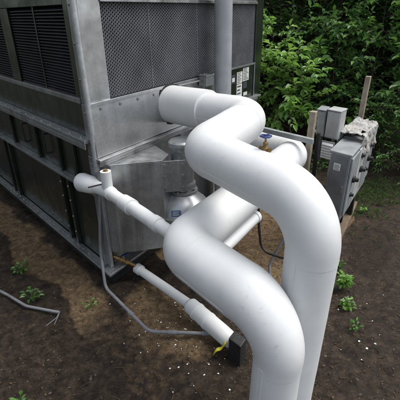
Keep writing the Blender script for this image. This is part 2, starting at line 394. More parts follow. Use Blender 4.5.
ps = thing('slim_white_pipe', W(.3, 1.08, .7), 'slim white pipe tucked below the slanting run of the lower thick pipe', 'pipe')
mb = MB(); q0 = W(.70, 1.075, .725); q1 = W(-.06, 1.11, .755); mb.rings([q0.lerp(q1, i / 20) for i in range(21)], .040, 28, wob=.002); mb.build('pipe_run', 'pvc', ps)
dq = (q1 - q0).normalized(); mb = MB(); mb.rings([q0 - dq * .004, q0 - dq * .003, q0 + dq * .03, q0 + dq * .031], [.03, .046, .046, .038], 28); mb.build('end_collar', 'jacket_tape', ps)

# small white pipe with a stub at the tower corner
pe = thing('small_white_pipe', W(-.02, .12, .86), 'thin white wrapped pipe with an upright open stub at the tower corner', 'pipe')
def tube(name, pts, r, m, parent, bends=None, seg=28, wob=0., n=8):
    mb = MB(); p = polyfillet(pts, bends or [r * 2.2] * (len(pts) - 2), n) if len(pts) > 2 else pts
    if wob:
        q = []
        for i in range(len(p) - 1):
            L_ = (Vector(p[i + 1]) - Vector(p[i])).length; k = max(1, int(L_ / .02)); q += [Vector(p[i]).lerp(Vector(p[i + 1]), j / k) for j in range(k)]
        p = q + [p[-1]]
    mb.rings(p, r, seg, wob=wob); return mb.build(name, m, parent)
E0 = W(-.07, -.14, .90); E1 = W(-.01, .13, .885); E2 = W(-.03, .96, .86)
tube('pipe_run', [E0, E1, E2], .045, 'pvc', pe, [.05], wob=.006)
tube('stub', [E1 + UP * .02, E1 + UP * .155], .037, 'pvc', pe, wob=.002)
mb = MB(); mb.lathe(E1 + UP * .156, UP, [(0, .018), (.004, .018), (.0041, .012), (.012, .012)]); mb.build('threaded_plug', 'brass', pe)
dE = (E2 - E1).normalized()
for x, l, r in ((.02, .035, .049), (.20, .11, .054), (.55, .06, .050)):
    mb = MB(); p = E1 + dE * x; mb.rings([p, p + dE * .002, p + dE * (l - .002), p + dE * l], [r - .006, r, r, r - .006], 28, wob=.005); mb.build('coupling', 'pvc', pe)
mb = MB(); dd = (E1 - E0).normalized(); mb.rings([E0 - dd * .03, E0, E0 + dd * .10, E0 + dd * .14], [.055, .066, .060, .047], 28, wob=.012); mb.build('elbow_wrap', 'pvc', pe)
mb = MB(); mb.rings([E1 + UP * .075 + B * .0 - A * .05, E1 + UP * .07 - A * .14 - B * .05], .006, 8); mb.build('strap', 'black', pe)

# white drain pipe low on the ground
pd = thing('white_drain_pipe', W(.3, .5, .05), 'narrow white pipe lying low from brass fittings to a wider white elbow near the ground', 'pipe')
G0 = W(.20, .12, .10); G1 = W(.23, .74, .09); G2 = W(.20, 1.21, .08)
tube('pipe_run', [G0, G1], .036, 'pvc', pd, wob=.002)
mb = MB(); dg = (G1 - G0).normalized(); mb.rings([G0 - dg * .01, G0, G0 + dg * .05, G0 + dg * .052], [.03, .044, .044, .034], 28, wob=.001); mb.build('end_collar', 'pvc', pd)
mb = MB(); dg = (G2 - G1).normalized(); mb.rings([G1, G1 + dg * .03, G1 + dg * .20, G2 - dg * .12, G2 - dg * .05, G2 - dg * .015, G2], [.037, .058, .060, .060, .059, .048, .02], 32, wob=.003); mb.build('wide_elbow', 'pvc', pd)
for x in (.10, .22):
    p = G1 + dg * x; mb = MB(); mb.rings([p, p + dg * .001, p + dg * .02, p + dg * .021], [.058, .0635, .0635, .058], 32, wob=.003); mb.build('coupling', 'jacket_tape', pd)

# brass fitting + small blue-handled valve at the tower foot
bv = thing('drain_valve', W(.1, .05, .1), 'brass drain valve with blue lever at the foot of the tower', 'valve')
tube('nipple', [W(.05, -.02, .235), W(.08, .03, .22), W(.20, .13, .115)], .017, 'brass', bv, [.03])
mb = MB(); q0 = W(.08, .03, .22); d_ = (W(.20, .13, .115) - q0).normalized(); mb.lathe(q0, d_, [(0, .024), (.025, .024), (.026, .018), (.05, .018), (.051, .025), (.075, .025)], 8); mb.build('valve_body', 'brass', bv)
q1 = q0 + d_ * .04; mb = MB(); mb.rings([q1, q1 + UP * .05], .007, 10); mb.build('stem', 'steel', bv)
mb = MB(); x_ = (A * .9 + B * .2).normalized(); mb.obox(q1 + UP * .052 + x_ * .035, x_ * .055, UP.cross(x_) * .010, UP * .004); mb.build('lever', 'blue', bv, .003)

# ================================================================== VALVE ON TOP OF THE BIG PIPE
vc = W(.205, 1.37, 1.395)
gv = thing('gate_valve', vc, 'small brass gate valve with round blue handwheel on top of the big white pipe', 'valve')
mb = MB(); mb.lathe(vc - UP * .01, UP, [(0, .016), (.016, .016), (.017, .010), (.024, .010), (.026, .015), (.034, .019), (.046, .019), (.052, .013), (.062, .010), (.063, .013), (.071, .012), (.075, .005), (.104, .004)], 20); mb.build('valve_body', 'brass', gv)
mb = MB(); q = vc + UP * .03; d_ = B.copy(); mb.lathe(q - d_ * .03, d_, [(0, .012), (.012, .012), (.014, .009), (.046, .009), (.048, .012), (.06, .012)], 8); mb.build('side_port', 'brass', gv)
mb = MB(); hc = vc + UP * .092
mb.rings([hc + Vector((math.cos(t * math.pi / 12), math.sin(t * math.pi / 12), 0)) * (.023 + .002 * math.cos(t * math.pi / 12 * 6)) for t in range(25)], .0045, 10)
mb.lathe(hc - UP * .004, UP, [(0, .008), (.009, .008)], 12)
for t in range(4):
    an = t * math.pi / 2; mb.rings([hc, hc + Vector((math.cos(an), math.sin(an), 0)) * .023], .0035, 8)
mb.build('handwheel', 'blue', gv)

# ================================================================== PUMP
PC = W(.66, .34, 0)
pm = thing('pump', PC, 'silver upright pump motor with domed cap, bolted plate and round casing between tower and pipes', 'pump')
mb = MB(); mb.lathe(PC + UP * .78, UP, [(0, .085), (.02, .088), (.26, .088), (.262, .084), (.268, .084), (.27, .088), (.30, .088)]); mb.build('motor_body', 'motor', pm)
mb = MB(); mb.lathe(PC + UP * 1.082, UP, [(0, .088), (.002, .104), (.012, .106), (.034, .104), (.048, .09), (.055, .05), (.057, .0)]); mb.build('fan_cap', 'motor', pm)
mb = MB(); mb.lathe(PC + UP * 1.072, UP, [(0, .080), (.009, .080)]); mb.build('cap_gap', 'black', pm)
mb = MB(); mb.lathe(PC + UP * .70, UP, [(0, .115), (.018, .115), (.02, .075), (.05, .07), (.052, .10), (.078, .10)]); mb.build('neck', 'motor', pm)
mb = MB(); mb.lathe(PC + UP * .42 - A * .02, UP, [(0, .12), (.03, .2), (.08, .222), (.115, .226), (.116, .240), (.134, .240), (.135, .226), (.175, .215), (.21, .19), (.24, .155), (.265, .12), (.278, .11)], 40); mb.build('casing', 'motor', pm)
mb = MB(); mb.lathe(PC + UP * .30 - A * .02, UP, [(0, .12), (.02, .12), (.021, .07), (.145, .07)], 30); mb.build('suction_foot', 'galv_wet', pm)
for k in range(8):
    an = k * math.pi / 4 + .3; bolt(pm, PC + UP * .718 + Vector((math.cos(an), math.sin(an), 0)) * .097, UP, .009, .012)
# bracket plate facing the viewer
pc = W(.49, .39, .90); tx = (A * .55 + B * .5).normalized(); tn = tx.cross(UP)
if tn.y > 0: tn = -tn
mb = MB(); mb.obox(pc, tx * .088, tn * .005, UP * .125); br = mb.build('bracket_plate', 'galv_wet', pm, .002)
for sx in (-1, 1):
    for sz in (-.75, .0, .75) if sx < 0 else (-.75, .05, .75): bolt(pm, pc + tx * sx * .066 + UP * sz * .125 + tn * .005, tn, .009, .008)
mb = MB(); mb.obox(W(.57, .35, .90), tx * .02, tn * .06, UP * .10); mb.build('bracket_web', 'galv_wet', pm, .002)
npz = W(.46, .56, .59); fn = (Vector((0, 0, H)) - npz); fn.z = .25; fn.normalize(); fx = UP.cross(fn).normalized(); fy = fn.cross(fx)
mb = MB(); mb.obox(PC + UP * .60 - A * .02 - fx * .05 + fn * .241, fx * .036, fy * .026, fn * .003); npo = mb.build('nameplate', 'blue_plate', pm)
mb = MB()
for i in range(4): mb.obox(PC + UP * .60 - A * .02 - fx * (.05 + .004 * (i % 2)) + fn * .2446 + fy * (.016 - .010 * i), fx * (.027 - .004 * (i % 2)), fy * .0018, fn * .0008)
mb.build('printing', 'white_label', npo)

# ================================================================== CONDUITS, JUNCTION BOX
cd = thing('corner_conduit', W(-.03, .02, 0), 'thin grey conduit coming down the tower corner and bending along the muddy ground', 'conduit')
tube('conduit_run', [W(.005, .015, 1.0), W(-.03, -.10, .30), W(-.10, .02, .04), W(-.123, .63, .035), W(.154, .979, .035)], 0.0125, 'conduit', cd, [.3, .08, .12], 14, n=10)
for q0, q1 in ((W(-.123, .63, .035).lerp(W(.154, .979, .035), .35), .06), (W(-.114, .38, .036), .05)):
    mb = MB(); dr = (W(.154, .979, .035) - W(-.123, .63, .035)).normalized() if q1 == .06 else (W(-.123, .63, .035) - W(-.10, .02, .04)).normalized()
    mb.rings([q0, q0 + dr * q1], .0165, 14); mb.build('coupling', 'conduit', cd)
mb = MB(); q0 = W(.154, .979, .035); dr = (q0 - W(-.123, .63, .035)).normalized(); mb.rings([q0 - dr * .02, q0, q0 + dr * .03], [.017, .017, .014], 14); mb.build('end_collar', 'conduit', cd)

vp = thing('vertical_pipe', W(1.60, .12, 0), 'smooth grey painted vertical pipe standing in front of the mesh face', 'pipe')
mb = MB(); mb.rings([W(1.575, .14, z) for z in (.0, .5, 1.0, 1.5, 2.0, 2.5, 2.9)], .080, 36); mb.build('pipe_body', 'grey_paint', vp)
for z in (1.15, 2.35):
    mb = MB(); mb.rings([W(1.575, .14, z), W(1.60, .14, z + .03)], .0835, 36); mb.wbox(1.565, 1.585, .0, .08, z + .004, z + .026); mb.build('pipe_clamp', 'galv', vp)
jb = thing('junction_box', W(1.33, .05, 1.42), 'small grey metal junction box mounted above the white pipe collar', 'junction box')
T('box_body', [(1.31, 1.43, .018, .12, 1.40, 1.485)], 'galv', .003, jb); T('box_lid', [(1.303, 1.437, .014, .126, 1.4855, 1.496)], 'galv', .002, jb)
for a_ in (1.30, 1.37): bolt(jb, W(a_ + .02, .03, 1.496), UP, .005, .004, 'screw')
tube('conduit_stub', [W(1.335, .06, 1.40), W(1.335, .06, 1.30)], .012, 'conduit', jb)
tc_ = thing('thin_conduit', W(.95, .03, 1.43), 'thin grey conduit running along the seam below the mesh to the junction box', 'conduit')
tube('conduit_run', [W(.97, .03, 1.447), W(1.309, .04, 1.447)], .008, 'conduit', tc_)

# strut from wall to wooden post
st = MB(); st.wbox(1.46, 1.50, .0, 1.20, 1.06, 1.10)
prop(st.build('metal_strut', 'box_grey', None, .003), 'grey metal strut running from the tower to the wooden post behind the white pipe', 'strut')

# ================================================================== ELECTRICAL RACK
def post(a, b, h, lean, w, label):
    mb = MB(); base = W(a, b, -.05); ax = (UP + lean).normalized(); n = 8; x = A * w; y = NF * w * .8; vs = []
    for i in range(n + 1):
        p = base + ax * (h + .05) * i / n; j = Vector((noise.noise(p * 3), noise.noise(p * 3 + Vector((5, 5, 5))), 0)) * .006
        vs += [p - x - y + j, p + x - y + j, p + x + y + j, p - x + y + j]
    fs = [(0, 3, 2, 1), (n * 4, n * 4 + 1, n * 4 + 2, n * 4 + 3)]
    for i in range(n):
        for k in range(4): fs.append((i * 4 + k, i * 4 + (k + 1) % 4, i * 4 + 4 + (k + 1) % 4, i * 4 + 4 + k))
    mb.add(vs, fs); return prop(mb.build('wooden_post', 'wood', None, .003), label, 'post', 'wooden posts of the electrical rack')
post(1.77, 1.05, 1.235, Vector((.02, 0, 0)), .031, 'weathered wooden post just left of the small grey electrical boxes')
post(2.78, 1.255, 1.41, Vector((.03, .0, 0)), .03, 'tall wooden post rising behind the wrapped grey enclosure')
# two small boxes
def ebox(a0, a1, b0, b1, z0, z1, m, label):
    t = thing('electrical_box', W((a0 + a1) / 2, (b0 + b1) / 2, z0), label, 'electrical box', 'small electrical boxes on the rack')
    T('box_body', [(a0, a1, b0, b1, z0, z1)], m, .004, t)
    T('box_cover', [(a0 - .012, a0 - .0005, b0 + .004, b1 - .004, z0 + .01, z1 - .01)], m, .004, t)
    T('top_lip', [(a0 - .016, a1 + .01, b0 - .004, b1 + .004, z1 + .0005, z1 + .008)], m, .002, t)
    bolt(t, W(a0 - .012, (b0 + b1) / 2, z1 - .03), -A, .005, .005, 'screw'); bolt(t, W(a0 - .012, (b0 + b1) / 2, z0 + .03), -A, .005, .005, 'screw')
    mb = MB(); mb.rings([W((a0 + a1) / 2, (b0 + b1) / 2, z0), W((a0 + a1) / 2, (b0 + b1) / 2, z0 - .25)], .014, 12); mb.build('conduit_stub', 'box_dark', t)
    return t
eb1 = ebox(2.03, 2.15, 1.035, 1.115, .96, 1.20, 'box_grey', 'narrow dark grey electrical box next to the wooden post')
eb2 = ebox(2.04, 2.20, 1.125, 1.26, .95, 1.20, 'box_pale', 'wider pale grey electrical box between the narrow box and the wrapped enclosure')
eb1.rotation_euler = (R(1.5), R(-2), R(2)); eb2.rotation_euler = (R(-1.5), R(1.5), R(-3))
# rack frame
fc = thing('flexible_conduit', W(2.1, 1.2, .5), 'looping grey flexible conduit between the small boxes and the long enclosure', 'conduit')
tube('conduit_run', [W(2.12, 1.20, .96), W(2.12, 1.20, .72), W(1.95, 1.24, .66), W(1.80, 1.285, .70)], .013, 'box_grey', fc, [.07, .07], 12)
rk = thing('rack_frame', W(2.0, 1.2, 0), 'dark metal rack holding the electrical boxes beside the white pipes', 'rack')
T('upright', [(1.90, 1.94, 1.085, 1.115, 0, 1.02)], 'black', .003, rk); T('upright', [(2.30, 2.34, 1.30, 1.33, 0, 1.0)], 'black', .003, rk)
T('cross_rail', [(1.93, 1.96, 1.12, 1.46, .50, .54)], 'box_dark', .003, rk)
# pale louvred vent
vt = thing('vent_plate', W(1.98, 1.17, .8), 'pale slatted vent plate below the small electrical boxes', 'vent')
T('plate', [(1.985, 1.995, 1.12, 1.25, .78, .94)], 'box_pale', .002, vt)
mb = MB()
for i in range(6): mb.hexa([W(1.984, 1.13, .79 + i * .024), W(1.965, 1.13, .785 + i * .024), W(1.965, 1.24, .785 + i * .024), W(1.984, 1.24, .79 + i * .024), W(1.984, 1.13, .806 + i * .024), W(1.965, 1.13, .79 + i * .024), W(1.965, 1.24, .79 + i * .024), W(1.984, 1.24, .806 + i * .024)])
mb.build('slats', 'flake', vt)
# big enclosure
be = thing('electrical_enclosure', W(2.1, 1.38, .35), 'long dark grey electrical enclosure on black legs with torn wrapping over its far end', 'enclosure')
T('enclosure_body', [(1.70, 2.75, 1.285, 1.46, .36, .935)], 'box_grey', .006, be)
T('top_cover', [(1.685, 2.16, 1.272, 1.472, .936, .953)], 'box_grey', .004, be)
T('top_cover', [(2.175, 2.77, 1.272, 1.472, .936, .96)], 'box_grey', .004, be)
T('front_cover', [(1.682, 1.699, 1.295, 1.45, .38, .92)], 'box_dark', .005, be)
for i, (a0, a1) in enumerate(((1.72, 1.99), (2.01, 2.30), (2.33, 2.73))):
    T('side_door', [(a0, a1, 1.4605, 1.478, .40 + .03 * i, .915)], ('box_grey', 'box_pale', 'box_grey')[i], .005, be)
    mb = MB(); mb.lathe(W((a0 + a1) / 2, 1.478, .70), NF, [(0, .03), (.02, .03), (.024, .02), (.05, .018)], 14); mb.build('knob', 'black', be)
for z_ in (.48, .80):
    mb = MB(); mb.lathe(W(1.69, 1.292, z_ - .03), UP, [(0, .007), (.06, .007)], 10); mb.build('hinge', 'steel', be)
mb = MB(); mb.wbox(1.668, 1.681, 1.425, 1.442, .62, .68); mb.build('latch', 'steel', be, .002)
mb = MB(); mb.wbox(1.6785, 1.6815, 1.33, 1.39, .80, .86); lb_ = mb.build('sticker', 'white_label', be)
mb = MB()
for i in range(4): mb.wbox(1.6778, 1.6784, 1.337, 1.383 - .008 * (i % 2), .807 + .012 * i, .811 + .012 * i)
mb.build('printing', 'ink', lb_)
for b_, z_ in ((1.31, .30), (1.36, .26), (1.43, .31)):
    tube('cable', [W(1.95, b_, .36), W(1.95, b_, z_ - .08), W(2.25, b_ - .08, .03), W(2.4, b_ - .2, .01)], .010, 'black', be, [.08, .1], 10)
for (a_, z_) in ((1.87, .55), (2.12, .84), (2.48, .60), (2.58, .82)):
    mb = MB(); mb.lathe(W(a_, 1.478, z_), NF, [(0, .022), (.008, .022), (.009, .014), (.03, .014)], 10); mb.build('cable_gland', 'black', be)
T('enclosure_leg', [(1.80, 1.86, 1.30, 1.43, .0, .359)], 'black', .003, be); T('enclosure_leg', [(2.50, 2.56, 1.30, 1.43, .0, .359)], 'black', .003, be)
be.rotation_euler = (R(-1), R(1.5), R(1))
# crumpled wrap draped over the far end
me = MB(); NU, NV = 46, 40; vs = []
for i in range(NU):
    for j in range(NV):
        s_ = i / (NU - 1); t_ = j / (NV - 1)
        a_ = 2.08 + .66 * s_; u_ = (t_ - .5) * 2
        bb = 1.372 + max(-1, min(1, u_ * 2.0)) * .115; zz = 1.0 - max(0, abs(u_) - .5) * 2 * (.22 + .1 * noise.noise(Vector((a_ * 6, 0, 3))))
        p = W(a_, bb, zz); nn = noise.turbulence_vector(p * 9, 4, False)
        nn2 = noise.turbulence_vector(p * 22, 3, False); p += Vector((nn[0], nn[1], abs(nn[2]) * 1.3)) * .026 + Vector(nn2) * .011; p += UP * .02 * noise.noise(p * 18)
        edge = min(s_, 1 - s_, t_, 1 - t_); vs.append(p)
fs = [(i * NV + j, (i + 1) * NV + j, (i + 1) * NV + j + 1, i * NV + j + 1) for i in range(NU - 1) for j in range(NV - 1)
      if noise.noise(Vector((i * .22, j * .22, 1.7))) + min(i, NU - 2 - i, j, NV - 2 - j) * .10 > -.02 and not ((i - 12) ** 2 / 14 + (j - 25) ** 2 / 5 < 1)]
me.add(vs, fs, 0, True); wr = me.build('torn_wrapping', 'foam', None); so = wr.modifiers.new('solid', 'SOLIDIFY'); so.thickness = .004
prop(wr, 'crumpled whitish torn wrapping draped over the grey enclosure', 'wrapping')

# black cables behind the riser
c1 = MB(); c1.rings(polyfillet([W(.88, .99, .82), W(.92, 1.0, .50), W(.955, 1.02, .27), W(.97, 1.26, .30), W(1.02, 1.36, .5)], [.15, .08, .1], 8), .010, 12)
prop(c1.build('black_cable', 'black'), 'thick black cable looping down behind the white riser', 'cable', None)
c2 = MB(); c2.rings(polyfillet([W(1.35, 1.22, .62), W(1.144, 1.147, .35), W(1.02, 1.08, .13), W(.95, 1.13, .02)], [.2, .08], 8), .011, 12)
prop(c2.build('grey_hose', 'conduit_wet'), 'grey hose slanting down to the pad behind the white riser', 'hose')

# black stake and yellow tag at the foot of the front riser
bs = MB(); bs.wbox(.15, .23, 1.20, 1.30, -.04, .16)
prop(bs.build('black_stake', 'black', None, .006), 'short black block standing beside the front white riser', 'block')
yt = MB(); vs = []
for i in range(9):
    for j in (0, 1):
        p = W(.075 + .008 * i, 1.12 + .008 * i, .012 + .012 * math.sin(i * .9) + .011 * i); vs.append(p + (A * .5 - B * .3) * .045 * j)
yt.add(vs, [(2 * i, 2 * i + 1, 2 * i + 3, 2 * i + 2) for i in range(8)], 0, True); o = yt.build('yellow_tag', 'yellow'); o.modifiers.new('s', 'SOLIDIFY').thickness = .003
prop(o, 'bright yellow strip tag tied at the end of the low white pipe', 'tag')

# hose lying in the mud at left, frayed end
hs = thing('mud_hose', W(-.6, -.3, 0), 'thin grey hose lying in the mud at left with two loose wires at its end', 'hose')
tube('hose_run', [W(-.85, -1.05, .03), W(-.72, -.62, .025), W(-.66, -.36, .03), W(-.53, -.13, .03), W(-.50, -.08, .03)], .011, 'conduit', hs, [.2, .15, .03], 12)
mb = MB(); fp = Vector(W(-.50, -.08, .03))
for k, w_ in enumerate(((-.03, .03, -.08, .06), (-.045, .03, -.13, .02))):
    mb.rings(polyfillet([fp, fp + A * w_[0] + B * w_[1], fp + A * w_[2] + B * w_[3] - UP * .012], [.02]), .0026, 6)
mb.build('frayed_end', 'conduit', hs)

# timber edge board
tb = MB(); vs = []
tb.hexa([W(1.72, 1.36, -.02), W(2.85, 1.30, -.02), W(2.86, 1.40, -.02), W(1.72, 1.47, -.02), W(1.72, 1.36, .045), W(2.85, 1.30, .05), W(2.86, 1.40, .045), W(1.72, 1.47, .04)])
prop(tb.build('edge_board', 'wood_wet', None, .006), 'wet tan timber board edging the pad under the electrical rack', 'board')

# ================================================================== GROUND
def axis(lo, hi, st, far):
    xs = list(np.arange(lo, hi, st)); g = st; x = lo
    left = []
    while x > -far: g *= 1.35; x -= g; left.append(x)
    g = st; x = xs[-1]; right = []
    while x < far: g *= 1.35; x += g; right.append(x)
    return left[::-1] + xs + right
xs = axis(-2.6, 3.2, .022, 160); ys = axis(.7, 6.2, .022, 160)
inv = Matrix((A, B, UP)).transposed().inverted()
def sm(x, e0, e1):
    t = max(0, min(1, (x - e0) / (e1 - e0))); return t * t * (3 - 2 * t)
def ground_h(x, y):
    p = Vector((x, y, 0)); d = math.hypot(x, y - 3)
    h = noise.noise(p * 1.3) * .03 + noise.noise(p * 5) * .02 + noise.noise(p * 15) * .014 + (noise.noise(p * 38) * .009 if d < 5 else 0)
    q = inv @ (p - C); a, b = q.x, q.y
    n = noise.noise(p * 2.2) * .12 + noise.noise(p * 8) * .05 + noise.noise(p * 25) * .02
    pad = sm(a + n, .52, .62) * (1 - sm(a + n * .5, 2.75, 2.85)) * sm(b, -.3, -.1) * (1 - sm(b + n * .6, 1.38, 1.44))
    strip = (1 - sm(abs(a + .27 + n * .8), .12, .24)) * (1 - .45 * sm(b + n, .0, .4)) * (1 - sm(b + n, .9, 1.5)) * sm(b, -3.2, -2.5)
    patch = (1 - sm(math.hypot((a - .05) / .36, (b - .60) / .62) + n * 4, .5, 1.15))
    redd = (1 - sm(math.hypot((a - 2.2) / .9, (b - 1.75) / .25) + n * 3, .5, 1.1))
    h = h * (1 - .75 * pad) - .02 * pad - .012 * strip - .01
    return h, max(pad, strip * .72, patch * .66), redd
vs = []; tan = []; red = []
for y in ys:
    for x in xs:
        h, t_, r_ = ground_h(x, y); vs.append((x, y, h)); tan.append(t_); red.append(r_)
nx = len(xs); me = bpy.data.meshes.new('ground')
me.from_pydata(vs, [], [(j * nx + i, j * nx + i + 1, (j + 1) * nx + i + 1, (j + 1) * nx + i) for j in range(len(ys) - 1) for i in range(nx - 1)])
me.polygons.foreach_set('use_smooth', [True] * len(me.polygons))
for nm, dat in (('tan', tan), ('red', red)):
    at = me.attributes.new(nm, 'FLOAT', 'POINT'); at.data.foreach_set('value', dat)
gr = bpy.data.objects.new('ground', me); COL.objects.link(gr); prop(gr, 'dark wet soil with tan gravel patches', None, None, 'structure')
m = bpy.data.materials.new('soil'); m.use_nodes = True; nt = m.node_tree; N = nt.nodes; L = nt.links; p = N['Principled BSDF']
tc = N.new('ShaderNodeTexCoord')
def ns(scale, det=6, rough=.6):
    n = N.new('ShaderNodeTexNoise'); n.inputs['Scale'].default_value = scale; n.inputs['Detail'].default_value = det; n.inputs['Roughness'].default_value = rough
    L.new(tc.outputs['Object'], n.inputs['Vector']); return n
def ramp(src, stops):
    c = N.new('ShaderNodeValToRGB'); e = c.color_ramp.elements; e[0].position, e[1].position = stops[0][0], stops[-1][0]
    e[0].color = (*stops[0][1], 1); e[1].color = (*stops[-1][1], 1)
    for ps, co in stops[1:-1]: k = e.new(ps); k.color = (*co, 1)
    L.new(src, c.inputs['Fac']); return c
n1 = ns(13, 12, .82); soil = ramp(n1.outputs['Fac'], [(.36, (.012, .0075, .0045)), (.5, (.042, .028, .0175)), (.63, (.105, .073, .045))])
n2 = ns(22, 12, .85); tanc = ramp(n2.outputs['Fac'], [(.34, (.05, .031, .017)), (.5, (.24, .158, .082)), (.66, (.50, .375, .225))])
n3 = ns(14, 6, .7); redc = ramp(n3.outputs['Fac'], [(.3, (.015, .010, .007)), (.7, (.05, .03, .018))])
at = N.new('ShaderNodeAttribute'); at.attribute_name = 'tan'; ar = N.new('ShaderNodeAttribute'); ar.attribute_name = 'red'
def mask(att, k=1.1):
    n = ns(16, 8, .75); a_ = N.new('ShaderNodeMath'); a_.operation = 'MULTIPLY_ADD'; L.new(att.outputs['Fac'], a_.inputs[0]); a_.inputs[1].default_value = k; 
    s_ = N.new('ShaderNodeMath'); s_.operation = 'SUBTRACT'; L.new(n.outputs['Fac'], s_.inputs[0]); s_.inputs[1].default_value = .95; L.new(s_.outputs[0], a_.inputs[2])
    r = N.new('ShaderNodeMapRange'); r.inputs['From Min'].default_value = -.05; r.inputs['From Max'].default_value = .3; L.new(a_.outputs[0], r.inputs['Value']); return r
def mixc(f, a_, b_):
    x = N.new('ShaderNodeMix'); x.data_type = 'RGBA'; L.new(f, x.inputs[0]); L.new(a_, x.inputs[6]); L.new(b_, x.inputs[7]); return x.outputs[2]
c = mixc(mask(ar, .8).outputs[0], soil.outputs[0], redc.outputs[0]); c = mixc(mask(at).outputs[0], c, tanc.outputs[0]); L.new(c, p.inputs['Base Color'])
rr = ramp(n1.outputs['Fac'], [(.35, (.35,) * 3), (.6, (.85,) * 3)]); L.new(rr.outputs[0], p.inputs['Roughness']); p.inputs['Specular IOR Level'].default_value = .35
bu = N.new('ShaderNodeBump'); bu.inputs['Strength'].default_value = 1.; bu.inputs['Distance'].default_value = .022; n4 = ns(70, 10, .85); L.new(n4.outputs['Fac'], bu.inputs['Height']); L.new(bu.outputs[0], p.inputs['Normal'])
me.materials.append(m)

# loose bits: pebbles, pale crumbs, twigs, dead leaves
def gz(x, y): return ground_h(x, y)[0]
def under_tower(x, y):
    q = inv @ (Vector((x, y, 0)) - C); return q.x > -.08 and q.y < .08 and q.x < AW
def blob(mb, c, r, mi=0):
    t = (1 + 5 ** .5) / 2; base = [(-1, t, 0), (1, t, 0), (-1, -t, 0), (1, -t, 0), (0, -1, t), (0, 1, t), (0, -1, -t), (0, 1, -t), (t, 0, -1), (t, 0, 1), (-t, 0, -1), (-t, 0, 1)]
    fc = [(0, 11, 5), (0, 5, 1), (0, 1, 7), (0, 7, 10), (0, 10, 11), (1, 5, 9), (5, 11, 4), (11, 10, 2), (10, 7, 6), (7, 1, 8), (3, 9, 4), (3, 4, 2), (3, 2, 6), (3, 6, 8), (3, 8, 9), (4, 9, 5), (2, 4, 11), (6, 2, 10), (8, 6, 7), (9, 8, 1)]
    s = Vector((rnd.uniform(.6, 1.3), rnd.uniform(.6, 1.3), rnd.uniform(.4, .8))) * r / 1.9; rot = Matrix.Rotation(rnd.random() * 6, 3, 'Z')
    mb.add([Vector(c) + rot @ Vector((v[0] * s.x, v[1] * s.y, v[2] * s.z)) * rnd.uniform(.85, 1.15) for v in base], fc, mi, True)
peb = MB()
for _ in range(4500):
    x, y = rnd.uniform(-2.4, 3.1), rnd.uniform(.8, 6)
    if under_tower(x, y): continue
    blob(peb, (x, y, gz(x, y)), rnd.choice((.003, .004, .005, .008)) * rnd.uniform(.7, 1.4))
prop(peb.build('pebbles', 'pebble'), 'small stones scattered over the wet soil', None, None, 'stuff')
crm = MB()
for _ in range(150):
    if rnd.random() < .75: q = W(rnd.gauss(.08, .17), rnd.gauss(.85, .26), 0)
    else: q = W(rnd.uniform(-.4, .6), rnd.uniform(-.1, 1.6), 0)
    if under_tower(q.x, q.y): continue
    blob(crm, (q.x, q.y, gz(q.x, q.y) + .004), rnd.choice((.002, .003, .004, .006)) * rnd.uniform(.7, 1.3))
for _ in range(12):
    q = W(rnd.gauss(1.1, .25), rnd.gauss(1.95, .15), 0); blob(crm, (q.x, q.y, gz(q.x, q.y) + .004), rnd.choice((.004, .007)))
prop(crm.build('white_crumbs', 'flake'), 'white crumbs strewn on the soil below the pipes', None, None, 'stuff')
tg = MB()
for _ in range(900):
    x, y = rnd.uniform(-2.3, 3.1), rnd.uniform(.9, 5.8)
    if noise.noise(Vector((x, y, 3)) * 1.5) < .0: continue
    if under_tower(x, y): continue
    an = rnd.random() * 6.3; l = rnd.uniform(.015, .09); d = Vector((math.cos(an), math.sin(an), 0)); p0 = Vector((x, y, gz(x, y) + .004)); p2 = p0 + d * l; p2.z = gz(p2.x, p2.y) + .006
    p1 = (p0 + p2) / 2 + Vector((rnd.uniform(-.01, .01), rnd.uniform(-.01, .01), .004)); tg.rings([p0, p1, p2], [.0018, .0014, .0008], 5)
prop(tg.build('twigs', 'twig'), 'thin fallen twigs on the wet soil', None, None, 'stuff')

def leaf(mb, p, d, nrm, l, w, mi=0):
    s = d.cross(nrm).normalized(); u = s.cross(d).normalized(); k = u * (w * .35)
    v = [p, p + d * l * .38 + s * w * .5 + k, p + d * l * .75 + s * w * .32 + k * .5, p + d * l - u * l * .10, p + d * l * .75 - s * w * .32 + k * .5, p + d * l * .38 - s * w * .5 + k, p + d * l * .4, p + d * l * .75 - u * l * .03]
    mb.add(v, [(0, 1, 6), (6, 1, 2, 7), (7, 2, 3), (0, 6, 5), (6, 7, 4, 5), (7, 3, 4)], mi, False)
lt = MB()
for _ in range(15000):
    x, y = rnd.uniform(-2.3, 3.4), rnd.uniform(.9, 6.4)
    if under_tower(x, y) or noise.noise(Vector((x, y, 9)) * 2.2) < (-.05 if x < .6 else -.3) + rnd.uniform(-.2, .2): continue
    an = rnd.random() * 6.3; leaf(lt, Vector((x, y, gz(x, y) + .004)), Vector((math.cos(an), math.sin(an), rnd.uniform(-.1, .3))).normalized(), Vector((rnd.uniform(-.4, .4), rnd.uniform(-.4, .4), 1)).normalized(), rnd.choice((.008, .011, .015, .024)) * rnd.uniform(.7, 1.3), rnd.uniform(.004, .012))
prop(lt.build('leaf_litter', 'litter_mix'), 'brown dead leaves on the soil', None, None, 'stuff')

